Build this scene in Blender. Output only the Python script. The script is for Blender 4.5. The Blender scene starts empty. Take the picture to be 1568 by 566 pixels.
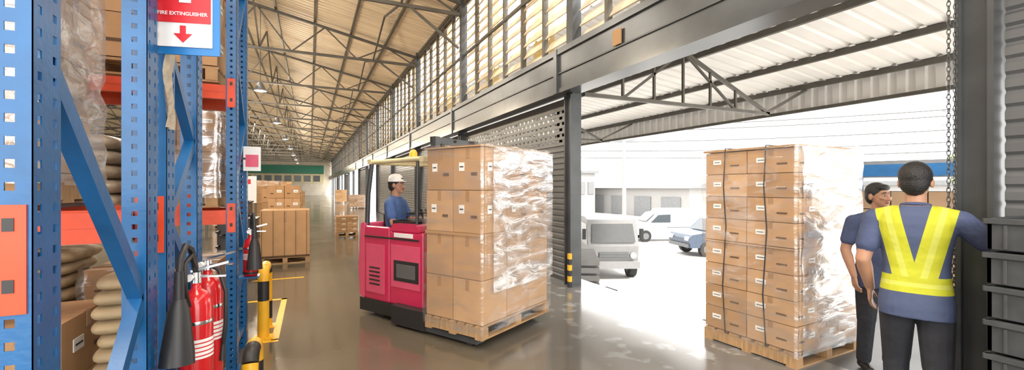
import bpy, bmesh, math, random
import numpy as np
from mathutils import Vector, Matrix, Euler, Quaternion
random.seed(7)
C = bpy.context
scene = C.scene
R = random.random
def U(a,b): return a+(b-a)*random.random()

# ------------------------------------------------------------------ materials
def mat(name, col, rough=0.6, metal=0.0, var=0.12, scale=6.0, bump=0.0, bscale=40.0, emit=None, estr=0, spec=None, stretch=None, coat=0):
    m = bpy.data.materials.new(name); m.use_nodes = True
    nt = m.node_tree; b = nt.nodes['Principled BSDF']
    b.inputs['Roughness'].default_value = rough
    b.inputs['Metallic'].default_value = metal
    if spec is not None: b.inputs['Specular IOR Level'].default_value = spec
    if coat: b.inputs['Coat Weight'].default_value = coat
    tc = nt.nodes.new('ShaderNodeTexCoord'); mp = nt.nodes.new('ShaderNodeMapping')
    nt.links.new(tc.outputs['Object'], mp.inputs[0])
    if stretch: mp.inputs['Scale'].default_value = stretch
    n = nt.nodes.new('ShaderNodeTexNoise'); n.inputs['Scale'].default_value = scale; n.inputs['Detail'].default_value = 5
    nt.links.new(mp.outputs[0], n.inputs['Vector'])
    r = nt.nodes.new('ShaderNodeValToRGB')
    r.color_ramp.elements[0].position = 0.3; r.color_ramp.elements[1].position = 0.7
    c = col
    r.color_ramp.elements[0].color = (c[0]*(1-var), c[1]*(1-var), c[2]*(1-var), 1)
    r.color_ramp.elements[1].color = (min(1,c[0]*(1+var)), min(1,c[1]*(1+var)), min(1,c[2]*(1+var)), 1)
    nt.links.new(n.outputs[0], r.inputs[0]); nt.links.new(r.outputs[0], b.inputs['Base Color'])
    if bump:
        n2 = nt.nodes.new('ShaderNodeTexNoise'); n2.inputs['Scale'].default_value = bscale; n2.inputs['Detail'].default_value = 3
        nt.links.new(mp.outputs[0], n2.inputs['Vector'])
        bp = nt.nodes.new('ShaderNodeBump'); bp.inputs['Strength'].default_value = bump; bp.inputs['Distance'].default_value = 0.02
        nt.links.new(n2.outputs[0], bp.inputs['Height']); nt.links.new(bp.outputs[0], b.inputs['Normal'])
    if emit:
        b.inputs['Emission Color'].default_value = (*emit,1); b.inputs['Emission Strength'].default_value = estr
    return m

M = {}
M['blue']   = mat('rack_blue_paint', (0.008,0.10,0.28), 0.32, 0, 0.14, 8, 0.05, 60)
M['orange'] = mat('beam_orange_paint', (0.62,0.06,0.014), 0.4, 0, 0.15, 8)
M['card1']  = mat('cardboard_a', (0.45,0.265,0.13), 0.8, 0, 0.08, 4)
M['card2']  = mat('cardboard_b', (0.39,0.225,0.105), 0.8, 0, 0.08, 4)
M['card3']  = mat('cardboard_c', (0.49,0.30,0.155), 0.8, 0, 0.08, 4)
M['cardx']  = mat('cardboard_sunlit', (0.27,0.17,0.095), 0.8, 0, 0.15, 2)
M['cdark']  = mat('cardboard_seam', (0.11,0.06,0.03), 0.9)
M['tape']   = mat('packing_tape', (0.38,0.22,0.11), 0.25)
M['label']  = mat('paper_label', (0.8,0.8,0.78), 0.6, 0, 0.05)
M['wood']   = mat('pallet_wood', (0.38,0.235,0.115), 0.8, 0, 0.25, 5, 0.1, 30, stretch=(1,8,1))
M['dwood']  = mat('old_wood', (0.22,0.14,0.08), 0.85, 0, 0.3, 5)
M['dmetal'] = mat('dark_steel', (0.07,0.075,0.08), 0.4, 0.3, 0.2, 3)
M['head']   = mat('housing_grey_paint', (0.085,0.09,0.095), 0.26, 0.35, 0.2, 2)
M['shut']   = mat('shutter_grey', (0.155,0.16,0.165), 0.4, 0.3, 0.15, 2)
M['steel']  = mat('truss_steel', (0.11,0.10,0.085), 0.5, 0.2, 0.2, 3)
M['roof']   = mat('roof_sheet', (0.84,0.70,0.51), 0.45, 0.0, 0.16, 0.8, stretch=(0.4,3,1))
M['canopy'] = mat('canopy_sheet', (0.80,0.77,0.73), 0.5, 0.0, 0.06, 1.0)
M['slat']   = mat('louver_board', (0.60,0.50,0.36), 0.7, 0, 0.35, 2.5)
M['wallp']  = mat('wall_plaster', (0.66,0.60,0.5), 0.8, 0, 0.1, 1)
M['green']  = mat('green_panel', (0.03,0.22,0.14), 0.5)
M['cream']  = mat('office_cream', (0.68,0.60,0.36), 0.6)
M['glass']  = mat('window_glass', (0.055,0.065,0.075), 0.25, 0, 0.05, spec=.4)
M['black']  = mat('black_plastic', (0.02,0.02,0.022), 0.45, 0, 0.1)
M['rubber'] = mat('rubber', (0.015,0.015,0.015), 0.7)
M['dgrey']  = mat('crate_dark_grey', (0.055,0.06,0.066), 0.5, 0, 0.2, 10)
M['yellow'] = mat('safety_yellow', (0.80,0.43,0.02), 0.4, 0, 0.08)
M['red']    = mat('extinguisher_red', (0.56,0.010,0.015), 0.18, 0, 0.05, coat=0.5)
M['fred']   = mat('truck_red', (0.56,0.02,0.09), 0.3, 0, 0.08, 3, coat=0.3)
M['fpink']  = mat('truck_red_light', (0.68,0.085,0.17), 0.35, 0, 0.06)
M['white']  = mat('white_paint', (0.82,0.82,0.82), 0.35, 0, 0.03)
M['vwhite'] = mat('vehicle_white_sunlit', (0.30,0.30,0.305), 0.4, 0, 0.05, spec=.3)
M['vgrey']  = mat('vehicle_trim_grey', (0.13,0.135,0.14), 0.5, 0, 0.05, spec=.2)
M['signw']  = mat('sign_white', (0.80,0.81,0.82), 0.4, 0, 0.02)
M['signr']  = mat('sign_red', (0.62,0.015,0.025), 0.4, 0, 0.03)
M['signb']  = mat('sign_blue', (0.01,0.16,0.45), 0.4, 0, 0.03)
M['chrome'] = mat('bright_metal', (0.7,0.7,0.7), 0.2, 1.0, 0.05)
M['sack']   = mat('paper_sack', (0.42,0.32,0.19), 0.7, 0, 0.15, 10, 0.4, 14)
M['sack2']  = mat('poly_sack', (0.50,0.43,0.33), 0.35, 0, 0.2, 7, 0.8, 16)
M['pgreen'] = mat('post_green', (0.03,0.35,0.08), 0.4)
M['orng']   = mat('beacon_orange', (0.9,0.25,0.02), 0.3, emit=(1,0.3,0.03), estr=1.0)
M['lamp']   = mat('lamp_tube', (0.9,0.9,0.9), 0.4, emit=(1,0.93,0.82), estr=7)
M['headl']  = mat('headlamp', (0.4,0.4,0.42), 0.1)
M['cblue']  = mat('truck_blue', (0.02,0.10,0.24), 0.5, spec=.3)
M['suv']    = mat('suv_slate_paint', (0.045,0.065,0.10), 0.35, spec=.4)
M['skin']   = mat('skin', (0.44,0.235,0.15), 0.5, 0, 0.06, 12)
M['hair']   = mat('hair_black', (0.012,0.011,0.012), 0.5, 0, 0.3, 60, 0.4, 120)
M['navy']   = mat('navy_cloth', (0.06,0.08,0.165), 0.85, 0, 0.15, 12, 0.3, 30)
M['bcloth'] = mat('blue_cloth', (0.06,0.12,0.30), 0.85, 0, 0.15, 12, 0.3, 30)
M['trou']   = mat('black_trousers', (0.022,0.024,0.032), 0.85, 0, 0.15, 12, 0.3, 25)
M['shoe']   = mat('shoe_leather', (0.02,0.018,0.016), 0.4)
M['eyew']   = mat('eye_white', (0.7,0.67,0.65), 0.3)
M['lip']    = mat('lip', (0.33,0.14,0.10), 0.5)
M['ground'] = mat('yard_concrete', (0.62,0.61,0.59), 0.8, 0, 0.06, 0.6)
M['leaf']   = mat('foliage', (0.16,0.19,0.08), 0.7, 0, 0.3, 5)
M['bgwall'] = mat('distant_wall', (0.27,0.265,0.26), 0.8, 0, 0.08, spec=.2)
M['bgroof'] = mat('distant_roof', (0.165,0.17,0.175), 0.7, 0, 0.1, spec=.2)
M['wire']   = mat('wire_grey', (0.09,0.09,0.09), 0.7)
M['dockw']  = mat('dock_wall_concrete', (0.5,0.49,0.47), 0.8)

def floor_mat():
    m = bpy.data.materials.new('polished_concrete'); m.use_nodes=True
    nt=m.node_tree; b=nt.nodes['Principled BSDF']; L=nt.links.new
    tc=nt.nodes.new('ShaderNodeTexCoord')
    n=nt.nodes.new('ShaderNodeTexNoise'); n.inputs['Scale'].default_value=0.45; n.inputs['Detail'].default_value=9; n.inputs['Roughness'].default_value=0.55
    L(tc.outputs['Object'],n.inputs['Vector'])
    r=nt.nodes.new('ShaderNodeValToRGB'); e=r.color_ramp.elements
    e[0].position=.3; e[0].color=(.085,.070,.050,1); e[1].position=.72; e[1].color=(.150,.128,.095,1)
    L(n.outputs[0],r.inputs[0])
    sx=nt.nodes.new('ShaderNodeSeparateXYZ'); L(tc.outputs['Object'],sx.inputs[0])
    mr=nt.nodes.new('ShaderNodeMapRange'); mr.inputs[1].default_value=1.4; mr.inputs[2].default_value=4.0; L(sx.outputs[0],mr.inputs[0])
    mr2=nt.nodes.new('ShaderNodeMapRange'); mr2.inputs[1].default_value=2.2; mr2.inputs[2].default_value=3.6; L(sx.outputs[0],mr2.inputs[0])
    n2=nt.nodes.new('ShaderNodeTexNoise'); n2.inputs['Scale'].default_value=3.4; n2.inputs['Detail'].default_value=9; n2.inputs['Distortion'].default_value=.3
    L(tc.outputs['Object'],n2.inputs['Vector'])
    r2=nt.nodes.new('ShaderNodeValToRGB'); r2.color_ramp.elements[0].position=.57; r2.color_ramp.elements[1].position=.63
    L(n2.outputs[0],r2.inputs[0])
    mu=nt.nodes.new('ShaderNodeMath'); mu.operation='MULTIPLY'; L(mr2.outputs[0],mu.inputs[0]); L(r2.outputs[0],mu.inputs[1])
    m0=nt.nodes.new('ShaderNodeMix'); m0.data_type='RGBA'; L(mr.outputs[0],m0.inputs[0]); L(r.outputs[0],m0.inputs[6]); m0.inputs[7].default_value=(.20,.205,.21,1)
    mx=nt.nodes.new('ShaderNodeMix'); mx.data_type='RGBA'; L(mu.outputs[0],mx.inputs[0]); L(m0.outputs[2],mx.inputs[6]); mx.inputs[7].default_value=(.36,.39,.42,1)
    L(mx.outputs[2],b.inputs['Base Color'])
    n3=nt.nodes.new('ShaderNodeTexNoise'); n3.inputs['Scale'].default_value=1.1; n3.inputs['Detail'].default_value=4; L(tc.outputs['Object'],n3.inputs['Vector'])
    r3=nt.nodes.new('ShaderNodeMapRange'); r3.inputs[1].default_value=.3; r3.inputs[2].default_value=.7; r3.inputs[3].default_value=.09; r3.inputs[4].default_value=.19; L(n3.outputs[0],r3.inputs[0])
    L(r3.outputs[0],b.inputs['Roughness']); b.inputs['Specular IOR Level'].default_value=.85
    return m
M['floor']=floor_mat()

def wrap_mat(name, lo, hi, p0=.42, p1=.72, sc=(1.2,1.2,4), dif=.25):
    m=bpy.data.materials.new(name); m.use_nodes=True; nt=m.node_tree; L=nt.links.new
    for n in list(nt.nodes): nt.nodes.remove(n)
    o=nt.nodes.new('ShaderNodeOutputMaterial'); t=nt.nodes.new('ShaderNodeBsdfTransparent')
    g=nt.nodes.new('ShaderNodeBsdfGlossy'); g.inputs['Roughness'].default_value=.14
    d=nt.nodes.new('ShaderNodeBsdfDiffuse'); d.inputs[0].default_value=(.85,.85,.87,1)
    gd=nt.nodes.new('ShaderNodeMixShader'); gd.inputs[0].default_value=dif; L(g.outputs[0],gd.inputs[1]); L(d.outputs[0],gd.inputs[2])
    tc=nt.nodes.new('ShaderNodeTexCoord'); mp=nt.nodes.new('ShaderNodeMapping'); mp.inputs['Scale'].default_value=sc
    L(tc.outputs['Object'],mp.inputs[0])
    n=nt.nodes.new('ShaderNodeTexNoise'); n.inputs['Scale'].default_value=2.2; n.inputs['Detail'].default_value=5; n.inputs['Distortion'].default_value=1.0
    L(mp.outputs[0],n.inputs['Vector'])
    mr=nt.nodes.new('ShaderNodeMapRange'); mr.inputs[1].default_value=p0; mr.inputs[2].default_value=p1; mr.inputs[3].default_value=lo; mr.inputs[4].default_value=hi
    L(n.outputs[0],mr.inputs[0])
    mx=nt.nodes.new('ShaderNodeMixShader'); L(mr.outputs[0],mx.inputs[0]); L(t.outputs[0],mx.inputs[1]); L(gd.outputs[0],mx.inputs[2])
    bp=nt.nodes.new('ShaderNodeBump'); bp.inputs['Strength'].default_value=.7; bp.inputs['Distance'].default_value=.02
    L(n.outputs[0],bp.inputs['Height']); L(bp.outputs[0],g.inputs['Normal'])
    L(mx.outputs[0],o.inputs[0]); return m
M['wrap']=wrap_mat('stretch_wrap',.07,.36)
M['wrap2']=wrap_mat('stretch_wrap_thick',.20,.95)
M['wrapgrey']=wrap_mat('stretch_wrap_old',.3,.75,dif=.5,sc=(3,3,6))

def yellow_sheet():
    m=bpy.data.materials.new('translucent_yellow_sheet'); m.use_nodes=True; nt=m.node_tree; L=nt.links.new
    for n in list(nt.nodes): nt.nodes.remove(n)
    o=nt.nodes.new('ShaderNodeOutputMaterial'); t=nt.nodes.new('ShaderNodeBsdfTranslucent')
    n=nt.nodes.new('ShaderNodeTexNoise'); n.inputs['Scale'].default_value=1.5; r=nt.nodes.new('ShaderNodeValToRGB')
    r.color_ramp.elements[0].color=(.60,.45,.20,1); r.color_ramp.elements[1].color=(.55,.26,.03,1); r.color_ramp.elements[0].position=.4; r.color_ramp.elements[1].position=.65
    L(n.outputs[0],r.inputs[0]); L(r.outputs[0],t.inputs[0]); L(t.outputs[0],o.inputs[0]); return m
M['ysheet']=yellow_sheet()

def vest_mat():
    """navy polo with yellow hi-vis V straps and belt (garment pattern in object space)."""
    m=bpy.data.materials.new('hi_vis_vest_shirt'); m.use_nodes=True; nt=m.node_tree; b=nt.nodes['Principled BSDF']; L=nt.links.new
    b.inputs['Roughness'].default_value=.75
    tc=nt.nodes.new('ShaderNodeTexCoord'); s=nt.nodes.new('ShaderNodeSeparateXYZ'); L(tc.outputs['Object'],s.inputs[0])
    def ma(op,a,b_=None,cl=False):
        n=nt.nodes.new('ShaderNodeMath'); n.operation=op; n.use_clamp=cl
        for i,v in enumerate((a,b_)):
            if v is None: continue
            if isinstance(v,(int,float)): n.inputs[i].default_value=v
            else: L(v,n.inputs[i])
        return n.outputs[0]
    ax=ma('ABSOLUTE',s.outputs[0]); z=s.outputs[2]
    line=ma('ADD',ma('MULTIPLY',ma('SUBTRACT',z,1.02),.22),.040)
    strap=ma('LESS_THAN',ma('ABSOLUTE',ma('SUBTRACT',ax,line)),.062)
    strap=ma('MULTIPLY',strap,ma('GREATER_THAN',z,1.0))
    belt=ma('LESS_THAN',ma('ABSOLUTE',ma('SUBTRACT',z,.985)),.05)
    mask=ma('MAXIMUM',strap,belt)
    refl=ma('MULTIPLY',ma('LESS_THAN',ma('ABSOLUTE',ma('SUBTRACT',ax,line)),.016),ma('GREATER_THAN',z,1.03))
    refl=ma('MAXIMUM',refl,ma('LESS_THAN',ma('ABSOLUTE',ma('SUBTRACT',z,.985)),.013))
    m1=nt.nodes.new('ShaderNodeMix'); m1.data_type='RGBA'; L(mask,m1.inputs[0]); m1.inputs[6].default_value=(.065,.088,.175,1); m1.inputs[7].default_value=(.50,.52,.025,1)
    m2=nt.nodes.new('ShaderNodeMix'); m2.data_type='RGBA'; L(refl,m2.inputs[0]); L(m1.outputs[2],m2.inputs[6]); m2.inputs[7].default_value=(.56,.59,.10,1)
    L(m2.outputs[2],b.inputs['Base Color'])
    n=nt.nodes.new('ShaderNodeTexNoise'); n.inputs['Scale'].default_value=9; L(tc.outputs['Object'],n.inputs['Vector'])
    bp=nt.nodes.new('ShaderNodeBump'); bp.inputs['Strength'].default_value=.5; bp.inputs['Distance'].default_value=.03
    L(n.outputs[0],bp.inputs['Height']); L(bp.outputs[0],b.inputs['Normal'])
    return m
M['vest']=vest_mat()

# ------------------------------------------------------------------ mesh builder
class MB:
    def __init__(s): s.v=[]; s.f=[]; s.m=[]; s.s=[]; s.mats=[]
    def mi(s,k):
        mt=M[k]
        if mt not in s.mats: s.mats.append(mt)
        return s.mats.index(mt)
    def add(s,vs,fs,k,sm=False):
        o=len(s.v); s.v+= [tuple(v) for v in vs]; i=s.mi(k)
        for f in fs: s.f.append(tuple(o+j for j in f)); s.m.append(i); s.s.append(sm)
    def box(s,c,d,k,rz=0,rot=None):
        mt = rot if rot is not None else Matrix.Rotation(rz,3,'Z')
        c=Vector(c); vs=[]
        for z in(-.5,.5):
            for x,y in((-.5,-.5),(.5,-.5),(.5,.5),(-.5,.5)):
                vs.append(c+mt@Vector((x*d[0],y*d[1],z*d[2])))
        s.add(vs,[(3,2,1,0),(4,5,6,7),(0,1,5,4),(1,2,6,5),(2,3,7,6),(3,0,4,7)],k)
    def bb(s,a,b,k):
        s.box([(a[i]+b[i])/2 for i in range(3)],[abs(b[i]-a[i]) for i in range(3)],k)
    def beam(s,p0,p1,w,h,k):
        p0=Vector(p0);p1=Vector(p1); d=p1-p0; L=d.length
        if L<1e-6: return
        x=d/L; up=Vector((0,0,1))
        if abs(x.z)>.99: up=Vector((0,1,0))
        y=up.cross(x).normalized(); z=x.cross(y)
        s.box((p0+p1)/2,(L,w,h),k,rot=Matrix((x,y,z)).transposed())
    def cyl(s,p0,p1,r0,r1,k,n=20,cap=True):
        p0=Vector(p0);p1=Vector(p1); x=(p1-p0).normalized()
        a=x.orthogonal().normalized(); b=x.cross(a); vs=[]
        for p,r in((p0,r0),(p1,r1)):
            for i in range(n):
                t=2*math.pi*i/n; vs.append(p+(a*math.cos(t)+b*math.sin(t))*r)
        s.add(vs,[(i,(i+1)%n,n+(i+1)%n,n+i) for i in range(n)],k,True)
        if cap: s.add(vs,[tuple(range(n-1,-1,-1)),tuple(range(n,2*n))],k)
    def tube(s,pts,r,k,n=10):
        P=[Vector(p) for p in pts]; 
        rs=r if isinstance(r,(list,tuple)) else [r]*len(P)
        vs=[]; prev=None
        for i,p in enumerate(P):
            t=(P[min(i+1,len(P)-1)]-P[max(i-1,0)]).normalized()
            a=t.orthogonal().normalized() if prev is None else (prev-t*prev.dot(t)).normalized()
            prev=a; b=t.cross(a)
            for j in range(n):
                q=2*math.pi*j/n; vs.append(p+(a*math.cos(q)+b*math.sin(q))*rs[i])
        fs=[]
        for i in range(len(P)-1):
            for j in range(n): fs.append((i*n+j,i*n+(j+1)%n,(i+1)*n+(j+1)%n,(i+1)*n+j))
        s.add(vs,fs,k,True); s.add(vs[:n],[tuple(range(n-1,-1,-1))],k); s.add(vs[-n:],[tuple(range(n))],k)
    def lathe(s,prof,k,c=(0,0,0),n=24):
        vs=[];
        for r,z in prof:
            for j in range(n):
                q=2*math.pi*j/n; vs.append((c[0]+r*math.cos(q),c[1]+r*math.sin(q),c[2]+z))
        fs=[]
        for i in range(len(prof)-1):
            for j in range(n): fs.append((i*n+j,i*n+(j+1)%n,(i+1)*n+(j+1)%n,(i+1)*n+j))
        s.add(vs,fs,k,True)
    def extrude(s,prof,vec,k,sm=False):
        n=len(prof); vec=Vector(vec); vs=[Vector(p) for p in prof]+[Vector(p)+vec for p in prof]
        s.add(vs,[(i,(i+1)%n,n+(i+1)%n,n+i) for i in range(n)],k,sm)
        s.add(vs,[tuple(range(n-1,-1,-1)),tuple(range(n,2*n))],k)
    def sphere(s,c,r,k,n=16,m=10,rot=None):
        if not isinstance(r,(tuple,list)): r=(r,r,r)
        vs=[];fs=[]
        for i in range(m+1):
            th=math.pi*i/m
            for j in range(n):
                ph=2*math.pi*j/n
                p=Vector((math.sin(th)*math.cos(ph)*r[0],math.sin(th)*math.sin(ph)*r[1],-math.cos(th)*r[2]))
                if rot is not None: p=rot@p
                vs.append(Vector(c)+p)
        for i in range(m):
            for j in range(n): fs.append((i*n+j,i*n+(j+1)%n,(i+1)*n+(j+1)%n,(i+1)*n+j))
        s.add(vs,fs,k,True)
    def make(s,name,loc=(0,0,0),rz=0,parent=None,bevel=0,seg=2,solid=0,rot=None):
        me=bpy.data.meshes.new(name); me.from_pydata(s.v,[],s.f)
        for mt in s.mats: me.materials.append(mt)
        me.polygons.foreach_set('material_index',s.m); me.polygons.foreach_set('use_smooth',s.s); me.update()
        o=bpy.data.objects.new(name,me); C.collection.objects.link(o); o.location=loc
        o.rotation_euler=rot if rot else (0,0,rz)
        if parent: o.parent=parent
        if bevel:
            bv=o.modifiers.new('bevel','BEVEL'); bv.width=bevel; bv.segments=seg; bv.limit_method='ANGLE'
        if solid:
            sd=o.modifiers.new('solid','SOLIDIFY'); sd.thickness=solid
        return o
def empty(name,loc=(0,0,0),rz=0):
    e=bpy.data.objects.new(name,None); C.collection.objects.link(e); e.location=loc; e.rotation_euler=(0,0,rz); e.empty_display_size=.1; return e

# ------------------------------------------------------------------ room shell
XW=3.9; BAY=5.7; Y0=6.10; YEND=96; YBACK=-7; XL=-22
EAVE=6.85; RIDGE_X=-9.0; RIDGE=9.6
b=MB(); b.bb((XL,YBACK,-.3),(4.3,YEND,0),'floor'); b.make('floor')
def roofz(x): return EAVE+(RIDGE-EAVE)*(1-abs(x-RIDGE_X)/(XW+.4-RIDGE_X))
b=MB(); y=YBACK; prof=[]
while y<YEND+.1:
    prof+=[(y,0),(y+.11,0),(y+.14,.035),(y+.2,.035),(y+.23,0)]; y+=.25
vs=[];
for yy,dz in prof:
    for x in (XW+.4,RIDGE_X,XL): vs.append((x,yy,roofz(x)+dz))
fs=[]
for i in range(len(prof)-1):
    fs+=[(3*i,3*i+1,3*i+4,3*i+3),(3*i+1,3*i+2,3*i+5,3*i+4)]
b.add(vs,fs,'roof'); b.make('ceiling')
b=MB(); x=XW
while x>XL:
    b.beam((x,YBACK,roofz(x)-.07),(x,YEND,roofz(x)-.07),.06,.1,'steel'); x-=1.25
b.make('roof_purlins')
k=-2
while Y0+k*BAY<YEND:
    yy=Y0+k*BAY; t=MB()
    for a,c in ((XW-.05,RIDGE_X),(RIDGE_X,XL)):
        t.beam((a,yy,roofz(a)-.17),(c,yy,roofz(c)-.17),.08,.09,'steel')
    t.beam((XW-.05,yy,6.45),(XL,yy,6.45),.08,.09,'steel')
    x=XW-.1; up=False; pts=[]
    while x>XL: pts.append((x,yy,6.45 if not up else roofz(x)-.17)); up=not up; x-=1.1
    for i in range(len(pts)-1): t.beam(pts[i],pts[i+1],.045,.045,'steel')
    t.beam((XW-.1,yy,5.5),(2.4,yy,6.45),.06,.06,'steel')
    if Y0+(k+1)*BAY<YEND:
        for xx in (2.2,-1.6,-5.4): 
            t.beam((xx,yy,6.48),(xx,yy+BAY/2,roofz(xx)-.15),.05,.05,'steel'); t.beam((xx,yy+BAY/2,roofz(xx)-.15),(xx,yy+BAY,6.48),.05,.05,'steel')
    t.make('roof_truss'); k+=1
b=MB(); b.bb((XL-.2,YBACK,0),(XL,YEND,7.2),'wallp'); b.make('wall_left')
b=MB(); b.bb((XL,YEND,0),(XW+.4,YEND+.2,9.7),'wallp')
b.bb((-14,YEND-.3,4.3),(2.5,YEND-.02,5.9),'green')
b.bb((-14,YEND-.25,2.4),(2.5,YEND-.02,4.2),'cream')
for i in range(9): b.bb((-13+i*1.7,YEND-.32,2.7),(-11.8+i*1.7,YEND-.26,3.9),'glass')
b.make('wall_far')
cols=[Y0+k*BAY for k in range(1,16)]
for yy in [Y0]+cols:
    b=MB()
    b.bb((XW-.05,yy-.09,0),(XW+.12,yy+.09,EAVE+.1),'dmetal')
    b.bb((XW-.09,yy-.10,0),(XW-.05,yy-.07,3.1),'dmetal'); b.bb((XW-.09,yy+.07,0),(XW-.05,yy+.10,3.1),'dmetal')
    b.make('wall_column')
for yy in (1.29,-4.5):
    b=MB()
    b.bb((XW-.04,yy-.09,0),(XW+.12,yy+.09,EAVE+.1),'dmetal')
    b.bb((XW-.08,yy+.06,0),(XW-.04,yy+.09,3.1),'dmetal'); b.bb((XW-.08,yy-.09,0),(XW-.04,yy-.06,3.1),'dmetal')
    b.make('wall_column')
b=MB()
b.bb((3.62,YBACK,3.12),(3.98,YEND,3.16),'head'); b.bb((3.62,YBACK,3.16),(3.66,YEND,3.74),'head'); b.bb((3.62,YBACK,3.74),(3.98,YEND,3.78),'head')
b.bb((3.60,YBACK,3.40),(3.62,YEND,3.42),'dmetal'); b.bb((3.585,YBACK,3.71),(3.64,YEND,3.80),'head'); b.bb((3.60,YBACK,3.10),(3.62,YEND,3.17),'head')
b.bb((3.66,YBACK,3.16),(4.0,YEND,3.74),'head'); b.bb((3.86,YBACK,3.74),(4.0,YEND,3.86),'head')
for yy in [Y0]+cols[:6]: b.bb((3.575,yy-.05,3.10),(3.62,yy+.05,3.80),'head')
b.make('trim_shutter_housing')
b=MB(); b.box((3.592,4.55,3.53),(.02,.16,.2),'card2'); b.make('notice_plate')
b=MB(); z0,z1=3.85,EAVE-.05
ylist=[-4.5,1.29,Y0]+cols+[YEND]
for i in range(len(ylist)-1):
    a,c=ylist[i]+.11,ylist[i+1]-.11
    n=6; w=(c-a)/n
    for j in range(n):
        p=a+j*w
        b.bb((XW+.02,p-.03,z0),(XW+.12,p+.03,z1),'steel')
        near=p<36
        step=.245 if near else .34
        z=z0+.08+(.12 if j%2 else 0)
        r=Matrix.Rotation(math.radians(32),3,'Y')
        while z<z1-.05:
            b.box((XW+.12,p+w/2,z),(.02,w-.07,.24 if near else .31),'slat',rot=r); z+=step
    b.bb((XW,a,z0+1.42),(XW+.06,c,z0+1.48),'steel')
    b.bb((XW,a,z0-.02),(XW+.16,c,z0+.04),'steel'); b.bb((XW,a,z1-.06),(XW+.16,c,z1+.02),'steel')
b.make('window_louvers')
b=MB()
for i,j in ((2,1),(2,4),(3,2),(4,1),(5,3),(1,3),(6,2),(7,4)):
    a,c=ylist[i]+.16,ylist[i+1]-.16; w=(c-a)/6; p=a+j*w
    b.add([(XW+.3,p+.02,z0),(XW+.3,p+w-.02,z0),(XW+.3,p+w-.02,z1),(XW+.3,p+.02,z1)],[(0,1,2,3)],'ysheet')
b.make('window_yellow_sheets')
def shutter(name,ya,yb,x=XW+.06,perf=True,top=3.1):
    s=MB(); prof=[]; z=0.0
    pz0,pz1=2.32,2.92
    zt=pz0 if perf else top
    while z<zt-1e-4: prof+=[(x,z),(x-.018,z+.02),(x-.018,z+.07),(x,z+.09)]; z+=.10
    def sheet(pr):
        vs=[]; 
        for px,pz in pr: vs+=[(px,ya,pz),(px,yb,pz)]
        s.add(vs,[(2*i,2*i+1,2*i+3,2*i+2) for i in range(len(pr)-1)],'shut')
    sheet(prof)
    if perf:
        zz=pz0; row=0
        while zz<pz1:
            s.bb((x-.012,ya,zz-.005),(x,yb,zz+.05),'shut')
            yy=ya+(.0 if row%2 else .09); s.bb((x-.012,ya,zz+.05),(x,ya+.45,zz+.1),'shut')
            while yy<yb:
                s.bb((x-.012,yy,zz+.05),(x,min(yb,yy+.10),zz+.1),'shut'); yy+=.18
            zz+=.10; row+=1
        s.bb((x-.012,ya,zz-.005),(x,yb,top),'shut')
    s.bb((x-.03,ya,0),(x+.02,yb,.06),'dmetal')
    return s.make(name)
di=1
yl=[Y0]+cols
for i in range(len(yl)-1):
    if i<4 or i in (5,8,11): shutter('door_%d'%di,yl[i]+.11,yl[i+1]-.11,perf=i<6); di+=1
shutter('door_%d'%di,-4.38,1.19,perf=False)
b=MB()
for i in range(6): b.bb((XW-.15,Y0-.16,i*.09),(XW-.10,Y0-.10,i*.09+.09),'yellow' if i%2 else 'black')
b.make('door_jamb_protector')
b=MB(); b.bb((4.305,.2,-.28),(6.6,3.3,-.001),'shut')
for i in range(3): b.bb((4.6+i*.7,.3,-1.5),(4.75+i*.7,.45,-.28),'dmetal'); b.bb((4.6+i*.7,3.0,-1.5),(4.75+i*.7,3.15,-.28),'dmetal')
b.make('dock_platform')
b=MB(); b.bb((4.2,YBACK,-1.5),(4.3,YEND,-.3),'dockw'); b.make('dock_face_wall')
b=MB()
for yy in (3.75,5.7): b.bb((4.305,yy-.14,-.3),(4.4,yy+.14,-.02),'rubber')
b.make('dock_bumpers')

# ------------------------------------------------------------------ outside
b=MB(); b.bb((4.3,-40,-1.7),(140,140,-1.5),'ground'); b.make('ground_yard')
b=MB(); y=-8.0; xs=(4.2,10.0); zs=(4.55,3.85); vs=[];n=0
while y<40:
    for yy,dz in((y,0),(y+.18,0),(y+.21,.04),(y+.27,.04),(y+.30,0)):
        for x,z in zip(xs,zs): vs.append((x,yy,z+dz))
        n+=1
    y+=.32
b.add(vs,[(2*i,2*i+1,2*i+3,2*i+2) for i in range(n-1)],'canopy'); 
y=-8.0; vs=[]; n=0
while y<40:
    for yy,dx in((y,0),(y+.1,0),(y+.13,.04),(y+.22,.04),(y+.25,0)):
        vs+=[(10+dx,yy,3.3),(10+dx,yy,3.9)]; n+=1
    y+=.28
b.add(vs,[(2*i,2*i+1,2*i+3,2*i+2) for i in range(n-1)],'canopy')
for x in (5.3,6.9,8.5,9.9):
    z=4.55-(x-4.2)/5.8*.7-.06
    b.beam((x,-8,z),(x,40,z),.07,.1,'steel')
b.beam((9.95,-8,3.3),(9.95,40,3.3),.07,.07,'steel')
b.make('canopy_roof')
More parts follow.
